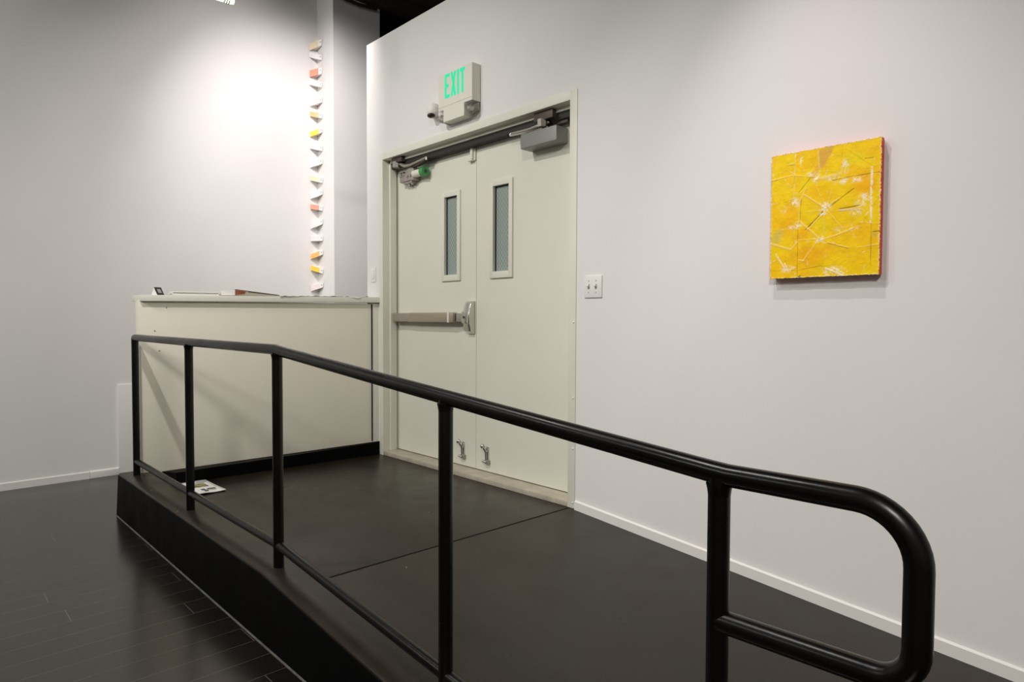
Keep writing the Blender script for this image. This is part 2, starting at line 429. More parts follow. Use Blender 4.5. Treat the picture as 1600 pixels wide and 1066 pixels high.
# kick-down holders
def kick_holder(parent, x, z):
    c = MB()
    c.tube([(x-.012, REC-.030, z+.118), (x-.008, REC-.020, z+.098), (x, REC-.014, z+.080), (x+.006, REC-.016, z+.03)], [.006, .009, .007, .007], 12)
    c.ball((x-.014, REC-.030, z+.116), .015, 12, 8, sz=1.1)
    c.box(x-.004, x+.016, REC-.008, REC-.0005, z+.016, z+.112, bev=.003)
    c.build('kick_down_arm', 'chrome', parent)
    c2 = MB(); c2.box(x-.010, x+.030, REC-.022, REC-.0005, z+.004, z+.030, bev=.006)
    c2.cyl((x-.016, REC-.03, z+.022), (x+.010, REC-.02, z+.014), .008, .010, 12)
    c2.build('kick_down_foot', 'alum', parent)
kick_holder(dl, .786, .082); kick_holder(dr, 1.030, .084)

# right closer: boxed body, arms, bracket
c = MB().box(1.425, 1.706, REC-.100, REC, 1.996, 2.081, bev=.007, seg=3).build('closer_cover', 'closer', dr); tag(c, 'grey box cover of the right closer')
def bar2(a, b, w, t, m, name, parent):
    a = Vector(a); b = Vector(b); mb = MB(); mb.tube([a, b], w, 10, round_ends=True)
    o = mb.build(name, m, parent); return o
ar = MB(); ar.tube([(1.615, .052, 2.118), (1.47, .048, 2.108), (1.318, .044, 2.112)], [.010, .008, .007], 10, round_ends=True)
ar.build('closer_arm', 'steel', dr)
ar = MB(); ar.tube([(1.600, .060, 2.090), (1.45, .050, 2.098), (1.318, .044, 2.104)], [.008, .007, .008], 10, round_ends=True); ar.cyl((1.318, .044, 2.098), (1.318, .044, 2.113), .0075)
ar.cyl((1.597, .065, 2.078), (1.597, .060, 2.100), .014)
ar.build('closer_link', 'chrome', dr)
br = MB(); br.box(1.533, 1.678, .020, .100, 2.128, 2.177, bev=.003); br.box(1.60, 1.74, .075, .112, 2.098, 2.135, bev=.006)
br.prism([(1.640, .04, 2.128), (1.72, .06, 2.128), (1.76, .10, 2.112), (1.70, .10, 2.100), (1.640, .06, 2.110)], (0, .012, 0))
bo = br.build('closer_bracket', 'bronze', frame)
MB().tube([(1.590, .030, 2.134), (1.590, .030, 2.092)], .027, 6).build('hexagonal_shoe', 'alum', bo)

# left closer: exposed body
c = MB()
c.box(.122, .295, REC-.060, REC, 2.000, 2.082, bev=.005); c.box(.215, .275, REC-.056, REC-.01, 2.074, 2.098, bev=.004)
c.box(.160, .262, REC-.052, REC-.01, 1.984, 2.006, bev=.005); c.cyl((.205, .09, 1.996), (.205, .09, 1.974), .012); c.cyl((.25, .085, 1.996), (.25, .085, 1.976), .010)
c.box(.124, .180, REC-.066, REC-.05, 2.040, 2.076, bev=.004)
for xx in (.225, .262): c.cyl((xx, REC-.058, 2.035), (xx, REC-.067, 2.035), .010, seg=12)
bd = c.build('closer_body', 'alum', dl); tag(bd, 'bare aluminium body of the left closer')
MB().box(.140, .200, REC-.0685, REC-.064, 2.064, 2.069).build('dark_slot', 'seal', bd)
MB().box(.158, .163, REC-.0685, REC-.064, 2.046, 2.064).build('dark_slot', 'seal', bd)
MB().cyl((.290, .072, 2.041), (.392, .072, 2.041), .026).build('spring_tube', 'plastic', dl)
gc = MB().cyl((.388, .072, 2.041), (.428, .072, 2.041), .033, .033).build('green_end_cap', 'green_cap', dl); tag(gc, 'green end cap of the left closer')
MB().tube([(.4275, .072, 2.041), (.432, .072, 2.041)], [.014, .010], 12).build('cap_recess', 'green_dark', gc)
ar = MB(); ar.tube([(.140, .052, 2.136), (.205, .050, 2.108), (.270, .050, 2.104), (.36, .048, 2.112), (.474, .046, 2.120)], [.013, .012, .009, .008, .009], 10, round_ends=True)
ar.cyl((.474, .046, 2.104), (.474, .046, 2.124), .0085)
ar.build('closer_arm', 'steel', dl)
ar = MB(); ar.tube([(.268, .072, 2.094), (.36, .058, 2.098), (.474, .046, 2.108)], [.010, .008, .008], 10, round_ends=True)
ar.build('closer_link', 'bronze', dl)
br = MB(); br.box(.080, .206, .020, .100, 2.142, 2.177, bev=.003); br.box(.030, .290, .072, .108, 2.112, 2.146, bev=.006)
bo = br.build('closer_bracket', 'bronze', frame)
MB().tube([(.118, .034, 2.150), (.118, .034, 2.108)], .026, 6).build('hexagonal_shoe', 'alum', bo)

# ------------------------------------------------------------------ ramp and landing
YO, YI = -1.597, -1.420      # outer and inner edges of the curb
XL = -.64
rp = thing('access_ramp', (1.2, -.8, -L), 'black painted landing and ramp with raised curb in front of the double doors', 'ramp')
d = MB(); d.box(XL, XJ-.007, YI, -.0005, -L, 0, bev=.003)
landing = d.build('landing', 'deck', rp)
r = MB()
r.prism([(XJ+.007, YI, -.0005), (XF, YI, -L), (XJ+.007, YI, -L)], (0, -.0005-YI, 0))
r.build('ramp_surface', 'deck', rp)
MB().box(XJ-.008, XJ+.008, YI, -.0005, -L+.02, -.004).build('joint', 'groove', rp)
# curb: profile swept along the slope, outer face slightly battered, arrises worn round
xs = [XL, -.3, 0, .4, .8, 1.2, 1.612, 1.75, 2.2, 2.7, 3.2, 3.7, 4.2, XF]
XC = 1.62
def curb_z(x): return .004 if x <= XC else max(.004-(x-XC)*SL, -L+.01)
vs = []; fs = []
cn = 7
for i, x in enumerate(xs):
    z = curb_z(x); jw = .003*math.sin(i*2.3)
    vs += [(x, YI, -L), (x, YI, z-.001), (x, YI-.004, z), (x, YO+.014, z+.001), (x, YO+.005+jw*.3, z-.005), (x, YO+jw*.3, z-.016), (x, YO-.012, -L)]
for i in range(len(xs)-1):
    for j in range(cn-1): fs.append((i*cn+j, i*cn+j+1, (i+1)*cn+j+1, (i+1)*cn+j))
fs += [tuple(range(cn)), tuple((len(xs)-1)*cn+j for j in range(cn))]
cb = MB().add(vs, fs).build('curb', 'curb', rp)  # outer face blackened to stand for its shade
vs = []; fs = []
for i, x in enumerate(xs):
    z = curb_z(x); jw = .003*math.sin(i*2.3)
    vs += [(x, YI-.001, z-.004), (x, YI-.001, z+.0012), (x, YO+.016, z+.0022), (x, YO+.004+jw*.3, z-.003), (x, YO+.003+jw*.3, z-.010)]
for i in range(len(xs)-1):
    for j in range(4): fs.append((i*5+j, i*5+j+1, (i+1)*5+j+1, (i+1)*5+j))
fs += [tuple(range(5)), tuple((len(xs)-1)*5+j for j in range(5))]
k = MB().add(vs, fs).build('curb_lit_top', 'deck', rp); tag(k, 'worn black top of the curb, its brownish lit tone put in the colour')  # separate top strip, coloured as lit against the shade-darkened sides
k = MB().prism([(XL, YO-.011, -L), (XL, YO-.0165, -L), (XL, YO-.012, -L+.006)], (XF-XL, 0, 0)).build('caulk_line', 'caulk', rp); tag(k, 'pale line of caulk along the foot of the curb')
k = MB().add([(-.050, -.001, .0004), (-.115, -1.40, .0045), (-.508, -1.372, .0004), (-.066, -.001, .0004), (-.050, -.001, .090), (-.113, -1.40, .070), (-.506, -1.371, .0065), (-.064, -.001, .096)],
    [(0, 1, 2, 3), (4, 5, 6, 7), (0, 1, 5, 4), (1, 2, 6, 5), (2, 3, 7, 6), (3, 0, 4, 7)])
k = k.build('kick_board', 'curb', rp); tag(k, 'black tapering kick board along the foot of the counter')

# ------------------------------------------------------------------ handrail
YR = -1.518; RZ = .888; PR = .0212
hr = thing('handrail', (1.612, YR, 0), 'black painted steel pipe handrail along the ramp with a rounded return at its lower end', 'railing')
P1, P2, P3, P4, P5, P6 = -.512, .530, 1.612, 2.718, 3.555, 3.886
RS = (RZ-.725)/(P5-P3)
def rail_z(x): return RZ if x <= P3 else (RZ-(x-P3)*RS if x < P5 else .725)
top = [(P1, YR, RZ-.04), (P1, YR, RZ-.012)] + arc((P1+.012, YR, RZ-.012), .012, math.pi, math.pi/2, 4, (1, 0, 0), (0, 0, 1))[1:]
top += [(P3-.01, YR, RZ), (P3+.012, YR, RZ-.004), (P5-.012, YR, rail_z(P5)+.002), (P5+.02, YR, .725)]
RT, RB, ZB = .092, .060, .452
top += arc((P6-RT, YR, .727-RT), RT, math.pi/2, 0, 12, (1, 0, 0), (0, 0, 1))
top += arc((P6-RB, YR, ZB+RB), RB, 0, -math.pi/2, 10, (1, 0, 0), (0, 0, 1))
top += [(P5+.003, YR, ZB-.005)]
MB().tube(top, PR, 28).build('top_rail', 'rail', hr)
for x in (P1, P2, P3, P4, P5):
    z0 = curb_z(x)-.002; z1 = rail_z(x) - (.006 if x != P1 else .02)
    q = MB(); q.tube([(x, YR, z0), (x, YR, z1)], PR-.0005, 28)
    # weld bead under the rail
    if x != P1: q.tube([(x, YR, z1-.034), (x, YR, z1-.022), (x, YR, z1-.012)], [PR-.0005, PR+.0012, PR+.0035], 28)
    q.build('post', 'rail', hr)
def low_z(x): return .094 if x <= P3 else .094-(x-P3)*SL
PS = [P1, P2, P3, P4, P5]
for a, b in zip(PS[:-1], PS[1:]):
    MB().tube([(a, YR, low_z(a)), (b, YR, low_z(b))], .0178, 24).build('lower_rail', 'rail', hr)

# ------------------------------------------------------------------ reception counter (stands at a slight angle on the landing)
A = Vector((-.074, 0, 0)); B = Vector((-.555, -1.484, 0))
tdir = (B-A).normalized(); nrm = Vector((-tdir.y, tdir.x, 0)); 
if nrm.x < 0: nrm = -nrm
CL = (B-A).length
ct = thing('reception_counter', (-.4, -.75, 0), 'off-white reception counter with a plain front panel behind the handrail', 'counter')
a0 = A + Vector((0, -.012, 0)) + tdir*.0
yb = -.003
def cpt(s, off, z): q = A + tdir*s + nrm*off; return (q.x, q.y, z)
f = MB()
f.prism([cpt(.004, 0, 0), cpt(CL, 0, 0), (B.x-.02, B.y, 0), cpt(.004, -.02, 0)], (0, 0, 1.125), bev=.0008)
fp = f.build('front_panel', 'counter', ct)
e = MB().prism([(B.x-.0215, B.y, 0), (B.x-.0215, B.y+.018, 0), (B.x-.075, B.y+.018, 0), (B.x-.075, B.y, 0)], (0, 0, 1.125), bev=.0008)
e.build('end_panel', 'counter', ct)
# filler strip between the panel and the wall
g = MB().prism([(-.0675, -.0005, 0), (-.0815, -.046, 0), (-.105, -.046, 0), (-.105, -.0005, 0)], (0, 0, 1.124), bev=.0008)
g.build('filler_strip', 'frame', ct)
MB().prism([(-.078, -.046, .1), (-.0795, -.0505, .1), (-.09, -.0505, .1), (-.09, -.046, .1)], (0, 0, 1.02)).build('gap', 'groove', ct)
tp = MB()
fl = cpt(0, .032, 0); fr_ = cpt(CL, .032, 0)
slp = .006
P = [(fl[0]+.004, -.004, 1.128+slp), (fr_[0]+.004, B.y+.006, 1.122), (fr_[0]-.22, B.y+.006, 1.122), (fl[0]-.215, -.004, 1.128+slp)]
tp.prism(P, (0, 0, .040), bev=.002)
tpo = tp.build('countertop', 'counter_top', ct)
for x_, z_ in (((CL-.09), .93), ((CL-.115), .80), (CL-.16, 1.082)):
    MB().ball(cpt(x_, .0005, z_), .0045, 10, 6).build('screw_hole', 'slot_grey', ct)
# legs/backing that carry the top at the wall side
MB().prism([(fl[0]-.14, -.005, 0), (fl[0]-.14, -.045, 0), (fl[0]-.20, -.045, 0), (fl[0]-.20, -.005, 0)], (0, 0, 1.127)).build('back_support', 'counter', ct)
# things on the countertop; z of the top there
def TZ(s): return 1.1622 + (1-s/CL)*2*slp + .0008
# photo card in a dark frame, leaning on its strut
s_ = 1.425
p0 = Vector((-.545, -1.372, TZ(1.4))); d1 = Vector((-.45, .89, 0)).normalized(); ln = Vector((-.89, -.45, 0)).normalized()
upv = (ln*.030 + Vector((0, 0, .052))); wv = d1*.052; nv = d1.cross(upv).normalized()
if nv.x < 0: nv = -nv
card = thing('picture_stand', (p0.x, p0.y, p0.z), 'tiny dark framed picture leaning back at the left end of the countertop', 'picture frame')
MB().prism([p0, p0+wv, p0+wv+upv, p0+upv], -nv*.004).build('frame', 'black_card', card)
q0 = p0 + wv*.25 + upv*.28 + nv*.0006
MB().prism([q0, q0+wv*.5, q0+wv*.5+upv*.48, q0+upv*.48], -nv*.0012).build('picture', 'greyink', card)
k0 = p0 - d1*.001
MB().prism([k0 - nv*.004, k0+upv*.98 - nv*.004, k0+ln*.055+Vector((0, 0, .001)), ], d1*.003).build('strut', 'white_plastic', card)

# three thin catalogues in a stack
sA, sB = 1.085, 1.362
ang = math.atan2(-tdir.y, -tdir.x)
lab = ['pale grey catalogue at the bottom of the low stack on the countertop', 'pale grey catalogue in the middle of the low stack on the countertop', 'pale grey catalogue on top of the low stack on the countertop']
for i in range(3):
    o_ = .004*(i % 2); z0 = TZ(1.3)+i*.0088
    c0 = Vector(cpt(sA+o_, -.004-o_, z0)); c1 = Vector(cpt(sB+o_, -.004-o_, z0))
    bk = Vector((-.15, .02, 0))
    t_ = thing('catalogue', tuple((c0+c1)/2+bk/2), lab[i], 'catalogue', 'stack of catalogues on the countertop')
    MB().prism([c0, c1, c1+bk, c0+bk], (0, 0, .0015)).build('cover', 'grey_cover', t_)
    MB().prism([c0-nrm*.0015, c1-nrm*.0015, c1+bk, c0+bk] if False else [c0+bk*.02, c1+bk*.02, c1+bk*.98, c0+bk*.98], (0, 0, .0086)).build('pages', 'paper', t_)
# thick book lying half open: its cover slopes down to the right
s0, s1 = .985, .700
bkv = Vector((-.19, .03, 0))
t_ = thing('open_book', cpt(.85, -.05, TZ(.85)), 'thick white-paged book with a dark cover sloping down, right of the catalogues', 'book')
z0 = TZ(.85)+.001
w0 = Vector(cpt(s0, .026, z0)); w1 = Vector(cpt(s1, .026, z0))
MB().prism([w0, w1, w1+Vector((0, 0, .003)), w0+Vector((0, 0, .036))], bkv).build('pages', 'tan_print', t_)
MB().prism([w0+Vector((0, 0, .0365)), w1+Vector((0, 0, .0035)), w1+Vector((0, 0, .0075)), w0+Vector((0, 0, .0415))], bkv*1.01).build('cover', 'cover', t_)
e_ = Vector((-.052, -.070, 0))
v1 = w0 + Vector((-.0006, -.0008, 0))
vz = Vector((0, 0, 1))
MB().add([v1, v1+e_, v1+e_*.96+bkv*.6, v1+bkv*.7, v1+vz*.0395, v1+e_+vz*.031, v1+e_*.96+bkv*.6+vz*.030, v1+bkv*.7+vz*.036],
         [(0, 1, 2, 3), (4, 5, 6, 7), (0, 1, 5, 4), (1, 2, 6, 5), (2, 3, 7, 6), (3, 0, 4, 7)]).build('page_edge', 'paper', t_)
n_ = nrm*.0006; dd = (w1-w0)
MB().prism([w0+n_+Vector((0, 0, .003)), w0+dd*.20+n_+Vector((0, 0, .010)), w0+dd*.24+n_+Vector((0, 0, .027)), w0+n_+Vector((0, 0, .0345))], nrm*.0006).build('printed_picture', 'red_print', t_)
MB().prism([w0+dd*.28+n_+Vector((0, 0, .022)), w0+dd*.95+n_+Vector((0, 0, .0035)), w0+dd*.95+n_+Vector((0, 0, .0055)), w0+dd*.28+n_+Vector((0, 0, .0275))], nrm*.0006).build('printed_band', 'cover', t_)
# loose sheets over the front edge
def sheet(name, label, s_a, s_b, fn, dep=.20, m='paper'):
    nu, nv_ = 26, 10; vs = []; fs = []
    for i in range(nu+1):
        for j in range(nv_+1):
            s = s_a+(s_b-s_a)*i/nu; t = j/nv_
            over = fn(i/nu)                       # overhang beyond the front edge and droop
            off = .030+over[0] - (dep+over[0])*(1-t)
            dr = over[1]*max(0, (t-.75)/.25)**1.6
            vs.append(cpt(s, off, TZ(s)+.0012+dr+.0015*math.sin(i*.9+j)*(.3+t)))
    for i in range(nu):
        for j in range(nv_):
            a = i*(nv_+1)+j; fs.append((a, a+1, a+nv_+2, a+nv_+1))
    o = MB().add(vs, fs).build(name, m); md = o.modifiers.new('thickness', 'SOLIDIFY'); md.thickness = .0009; md.offset = 1
    return tag(o, label, 'paper', 'loose sheets on the countertop')
sheet('paper_sheet', 'white paper sheet just right of the thick book, its corner over the front edge', .70, .50, lambda u: (.012*(1-u)+.003, -.003*(1-u)+.001*math.sin(u*9)))
sheet('paper_sheet', 'flat white paper sheet in the middle of the right half of the countertop', .495, .27, lambda u: (.004, .0015*math.sin(u*11)))
sheet('paper_sheet', 'white paper sheet with a drooping curled corner at the right end of the countertop', .262, .075, lambda u: (.010*math.exp(-((u-.52)/.22)**2)+.002, -.014*math.exp(-((u-.52)/.25)**2)+.004*u))

# ------------------------------------------------------------------ flyer on the landing
fx0, fx1, fy0, fy1 = -.10, .253, -1.412, -1.236
t_ = thing('flyer', (.08, -1.33, 0), 'white printed flyer lying on the landing beside the second rail post', 'flyer')
vs = []; fs = []; nx, ny = 10, 6
for i in range(nx+1):
    for j in range(ny+1):
        x = fx0+(fx1-fx0)*i/nx; y = fy0+(fy1-fy0)*j/ny
        vs.append((x, y, .0045+.006*(i/nx)**3 + .002*math.sin(j*1.1)*(i/nx)))
for i in range(nx):
    for j in range(ny):
        a = i*(ny+1)+j; fs.append((a, a+ny+1, a+ny+2, a+1))
fo = MB().add(vs, fs).build('sheet', 'paper', t_)
md = fo.modifiers.new('thickness', 'SOLIDIFY'); md.thickness = .004; md.offset = -1
def fz(x): u = (x-fx0)/(fx1-fx0); return .0045+.006*u**3+.0008
MB().box(-.01, .085, -1.375, -1.276, fz(0), fz(.085)+.0003).build('printed_photo', 'photo', t_)
for (x, y, w_, h_, m) in ((.165, -1.335, .030, .020, 'ink'), (.205, -1.330, .026, .018, 'ink'), (.165, -1.290, .020, .045, 'ink'), (.19, -1.285, .010, .03, 'greyink'),
                          (-.045, -1.275, .012, .06, 'greyink'), (-.065, -1.285, .008, .07, 'greyink'), (-.03, -1.30, .006, .08, 'greyink')):
    MB().box(x-w_/2, x+w_/2, y-h_/2, y+h_/2, fz(x-w_/2), fz(x+w_/2)+.0022).build('printed_mark', m, t_)

# ------------------------------------------------------------------ exit sign
ex = thing('exit_sign', (.93, 0, 2.262), 'white emergency EXIT sign with green letters and clear lamp corners above the doors', 'exit sign')
ex0, ex1, ez0, ez1, ed = .762, 1.096, 2.262, 2.566, .07
hs = MB()
rr = .030
pts = [(ex0+.004, -.001, ez1)] 
def corner(cx, cz, a0, a1, r): return [(cx+r*math.cos(a0+(a1-a0)*i/6), cz+r*math.sin(a0+(a1-a0)*i/6)) for i in range(7)]
pr = [(ex0, ez1), (ex0, ez0+.078), (ex0+.052, ez0+.078), (ex0+.052, ez0), (ex1-.075, ez0), (ex1-.075, ez0+.078), (ex1, ez0+.078), (ex1, ez1)]
hs.prism([(x, -.002, z) for x, z in pr], (0, -ed+.002, 0), bev=.004)
h = hs.build('housing', 'plastic', ex)
MB().box(ex0+.002, ex1-.002, -ed-.0006, -ed+.002, ez0+.096, ez0+.0975).build('cover_seam', 'slot_grey', h)
lm = MB()
cz = ez0+.078
def letter_quads(quads):
    for q in quads: lm.prism([(x, -ed-.0012, z) for x, z in q], (0, .004, 0))
def rc(x0, x1, z0, z1): return [(x0, z0), (x1, z0), (x1, z1), (x0, z1)]
zl, zh = 2.406, 2.556; sw = .020; hw = .021
def letter(quads, name):
    global lm
    lm = MB(); letter_quads(quads); o = lm.build(name, 'lettering', ex); return o
letter([rc(.829, .829+sw, zl, zh), rc(.829+sw, .879, zl, zl+hw), rc(.829+sw, .879, zh-hw, zh), rc(.829+sw, .870, (zl+zh)/2-.010, (zl+zh)/2+.010)], 'letter_e')
letter([[(.889, zl), (.909, zl), (.943, zh), (.923, zh)], [(.889, zh), (.909, zh), (.9175, zh-.049), (.9110, zh-.088)], [(.9145, zl+.060), (.9210, zl+.098), (.943, zl), (.923, zl)]], 'letter_x')
letter([rc(.953, .973, zl, zh)], 'letter_i')
letter([rc(.996, 1.016, zl, zh-hw), rc(.981, 1.031, zh-hw, zh)], 'letter_t')
def lamp(x0, x1, round_right):
    zt = ez0+.077; zb = ez0
    r = .040
    cx = x1-r if round_right else x0+r
    prf = [(x0, zt), (x1, zt)]
    if round_right: prf += [(cx+r*math.cos(a), zb+r+r*math.sin(a)) for a in [R(-15*i) for i in range(0, 7)]] + [(x0, zb)]
    else: prf += [(x1, zb)] + [(cx+r*math.cos(a), zb+r+r*math.sin(a)) for a in [R(-90-15*i) for i in range(0, 7)]]
    o = MB().prism([(x, -.004, z) for x, z in prf], (0, -ed+.004, 0)).build('lamp_lens', 'lens', ex)
    bx = (x0+x1)/2
    for dx, dz in ((-.012, .046), (.012, .036)):
        MB().ball((bx+dx, -ed+.022, zb+dz), .012, 12, 8).build('bulb', 'bulb', o)
    MB().box(x0+.004, x1-.004, -.018, -.008, zb+.03, zt-.004).build('reflector', 'alum', o)
lamp(ex1-.074, ex1, True); lamp(ex0, ex0+.051, False)

# small dome camera beside it
sc = thing('security_camera', (.70, 0, 2.36), 'small white dome camera with a dark lens at the lower left of the exit sign', 'camera')
c = MB(); c.tube([(.668, -.001, 2.372), (.668, -.014, 2.372)], [.052, .050], 28); c.ball((.668, -.038, 2.378), .046, 24, 14, sz=1.05)
c.tube([(.668, -.036, 2.405), (.668, -.036, 2.414)], [.040, .030], 24)
c.build('housing', 'white_plastic', sc)
MB().ball((.674, -.062, 2.338), .026, 16, 10, sx=1.1, sz=.62).build('lens', 'lens_black', sc)
MB().tube([(.668, -.037, 2.380), (.668, -.037, 2.388)], [.0475, .0475], 28).build('ring', 'plastic', sc)
MB().tube([(.705, -.02, 2.36), (.735, -.018, 2.338), (.758, -.02, 2.325)], .006, 10).build('cable', 'white_plastic', sc)

# ------------------------------------------------------------------ switches
sw_ = thing('light_switch', (1.996, 0, 1.126), 'white two-gang toggle switch plate to the right of the door frame', 'light switch')
MB().box(1.938, 2.053, -.007, 0, 1.127, 1.241, bev=.003).build('plate', 'white_plastic', sw_)
for x in (1.968, 2.016):
    t = MB().box(x-.006, x+.006, -.0085, -.005, 1.172, 1.197, bev=.001).build('toggle_slot', 'slot_grey', sw_)
    MB().box(x-.004, x+.004, -.019, -.006, 1.183, 1.194, bev=.002, mtx=Matrix.Rotation(R(-25), 3, 'X')).build('toggle', 'white_plastic', sw_)
    for z in (1.154, 1.214): MB().ball((x, -.007, z), .0035, 8, 6, sy=.4).build('screw', 'slot_grey', sw_)
sw2 = thing('wall_plate', (-.135, 0, 1.288), 'narrow white rocker switch plate on the wall strip between counter and door frame', 'light switch')
MB().box(-.170, -.100, -.006, 0, 1.289, 1.400, bev=.003).build('plate', 'white_plastic', sw2)
MB().box(-.153, -.117, -.0105, -.005, 1.310, 1.380, bev=.0025).build('rocker', 'white_plastic', sw2)

# ------------------------------------------------------------------ the row of little blocks in the corner
CX, CY = XB, .452
rows = [(3.677, 'cream', .30), (3.566, 'white', -.28), (3.413, 'salmon', .18), (3.302, 'blush', -.24), (3.128, 'white', .26), (3.002, 'peach', -.20),
        (2.834, 'yellow', .30), (2.687, 'blush', -.22), (2.533, 'white', .26), (2.377, 'cream', -.22), (2.231, 'white', .32), (2.103, 'salmon', -.16),
        (1.941, 'grey', .36), (1.799, 'grey', .02), (1.644, 'orange', .34), (1.495, 'gold', -.28), (1.326, 'blush', .30)]
bc = {'cream': (.80, .70, .48), 'white': (.82, .81, .79), 'salmon': (.88, .34, .23), 'blush': (.84, .75, .74), 'peach': (.90, .52, .25), 'yellow': (.93, .70, .10),
      'grey': (.74, .76, .74), 'orange': (.90, .50, .16), 'gold': (.93, .62, .07)}
for k_ in bc: M['b_'+k_] = mat('block_'+k_, bc[k_], .6, noise=.06, nscale=60)
ordn = ['topmost', 'second', 'third', 'fourth', 'fifth', 'sixth', 'seventh', 'eighth', 'ninth', 'tenth', 'eleventh', 'twelfth', 'thirteenth', 'fourteenth', 'fifteenth', 'sixteenth', 'lowest']
cname = {'cream': 'cream', 'white': 'white', 'salmon': 'salmon pink', 'blush': 'pale blush', 'peach': 'peach', 'yellow': 'bright yellow', 'grey': 'pale grey', 'orange': 'orange', 'gold': 'golden yellow'}
la, lb = .078, .100          # reach along the back wall and along the pilaster
for i, (z, cn_, tilt) in enumerate(rows):
    f0 = Vector((CX+.001, CY-la, 0)); f1 = Vector((CX+lb, CY-.001, 0)); fd = f1-f0
    h_ = .046 if i not in (0, 2) else .062
    def zz(u): return z - h_/2 + tilt*(u-.5)*fd.length
    out = Vector((.75, -.66, 0)).normalized()*.012
    def blk(u0, u1, grow, name, m, par):
        a = f0+fd*u0; b_ = f0+fd*u1; bk_a = Vector((CX+.001+max(0, (u0))*lb*.0, CY-.001-(la-.002)*(1-u0), 0)); 
        # plan: front edge a-b with the walls behind
        ba = Vector((CX+.001, a.y, 0)) ; bb_ = Vector((b_.x, CY-.001, 0)); cnr = Vector((CX+.001, CY-.001, 0))
        plan = [a+out, b_+out, bb_, ba] if False else None
        pa, pb_ = a+out, b_+out
        # shallow bar, 22 mm thick, spanning the corner
        th = Vector((-.75, .66, 0)).normalized()*.022
        qa, qb = pa+th, pb_+th
        q = [pa, pb_, qb, qa]
        for v in q: v.x = max(v.x, CX+.0012); v.y = min(v.y, CY-.0012)
        us = [u0, u1, u1, u0]
        lo = [(v.x, v.y, zz(u)-grow) for v, u in zip(q, us)]; hi = [(v.x, v.y, zz(u)+h_+grow) for v, u in zip(q, us)]
        return MB().add(lo+hi, [(0, 1, 2, 3), (4, 5, 6, 7), (0, 1, 5, 4), (1, 2, 6, 5), (2, 3, 7, 6), (3, 0, 4, 7)]).build(name, m, par)
    lb_ = f'{cname[cn_]} wooden block, {ordn[i]} in the column of blocks in the corner'
    t_ = thing('wall_block', (CX+.035, CY-.03, z-h_/2), lb_, 'wall sculpture', 'column of small blocks in the corner')
    blk(0, .72, .0006, 'coloured_face', M['b_'+cn_], t_)
    eb = blk(.72, 1.0, 0, 'white_end', M['b_white'], t_)
    # bracket filling the corner behind the bar
    zb = zz(.5)
    pl_ = [(CX+.0012, CY-.060, zz(.2)+.006), (CX+.078, CY-.0012, zz(.8)+.006), (CX+.0012, CY-.0012, zz(.5)+.006)]
    MB().prism(pl_, (0, 0, h_-.012)).build('corner_bracket', M['b_white'], t_)
    pk = f0+fd*.88+out
    MB().ball((pk.x, pk.y, zz(.88)+h_*.62), .0055, 8, 6).build('screw', 'slot_grey', eb)

# ------------------------------------------------------------------ the yellow painting
px0, px1, pz0, pz1, pd = 2.952, 3.357, 1.1815, 1.6765, .038
W_, H_ = px1-px0, pz1-pz0
pt = thing('painting', ((px0+px1)/2, 0, pz0), 'yellow collage painting with white creases and a red right edge on the white wall', 'painting')
NU, NV = 230, 280
U, V = np.meshgrid(np.linspace(0, 1, NU), np.linspace(0, 1, NV))      # V = 0 at the bottom
rng = np.random.default_rng(7)
def vnoise(sx, sy, seed):
    g = np.random.default_rng(seed).random((sy+2, sx+2)); x = U*sx; y = V*sy
    xi = x.astype(int); yi = y.astype(int); fx = x-xi; fy = y-yi; fx = fx*fx*(3-2*fx); fy = fy*fy*(3-2*fy)
    return (g[yi, xi]*(1-fx)+g[yi, xi+1]*fx)*(1-fy)+(g[yi+1, xi]*(1-fx)+g[yi+1, xi+1]*fx)*fy
n1 = vnoise(5, 6, 1); n2 = vnoise(18, 22, 2); n3 = vnoise(60, 75, 3); n4 = vnoise(130, 160, 4)
def C_(r, g, b):   # display colour to linear
    f = lambda c: c/12.92 if c <= .04045 else ((c+.055)/1.055)**2.4
    return np.array([f(r), f(g), f(b)])
yel, org, tan_, pale, wht, drk = C_(.985, .83, .0), C_(.985, .72, .0), C_(.90, .70, .27), C_(.98, .86, .46), C_(1.0, .96, .86), C_(.36, .28, .04)
colr = np.ones((NV, NU, 3))*yel
def blend(mask, c):
    global colr
    mask = np.clip(mask, 0, 1)[..., None]; colr = colr*(1-mask)+c*mask
hgt = (n1-.5)*.0010+(n2-.5)*.0008
# crop of the photograph's own proportions: c(a, b) maps a sketch position (0..606, 0..765) to u, v
def c(a, b):
    u = (a-122-(b-195)*.008)/609.0
    top_ = 195-110*u; bot = 876-26*u
    return u, 1-(b-top_)/(bot-top_)
def blob(a, b, ra, rb, col_, amt, soft=.6):
    u, v = c(a, b); d = np.sqrt(((U-u)*609/ra)**2+((V-v)*725/rb)**2)+(n2-.5)*.5
    blend(np.clip((1-d)/soft, 0, 1)*amt, col_)
for (a, b, ra, rb, am) in ((640, 350, 75, 70, .8), (320, 610, 70, 90, .8), (350, 745, 90, 70, .7), (250, 520, 90, 110, .55), (390, 390, 90, 60, .35), (210, 610, 60, 60, .4), (560, 650, 130, 90, .25), (440, 730, 110, 60, .45), (310, 240, 60, 60, .3), (650, 760, 90, 80, .3)):
    blob(a, b, ra, rb, org, am)
blob(590, 210, 70, 60, C_(.93, .85, .08), .6); blob(440, 580, 60, 60, C_(.95, .84, .03), .8); blob(170, 640, 45, 60, C_(.86, .78, .35), .7)
blob(710, 620, 18, 26, C_(.78, .72, .35), .8)
vp = np.random.default_rng(12).random((38, 2)); vt = np.random.default_rng(13).random(38)
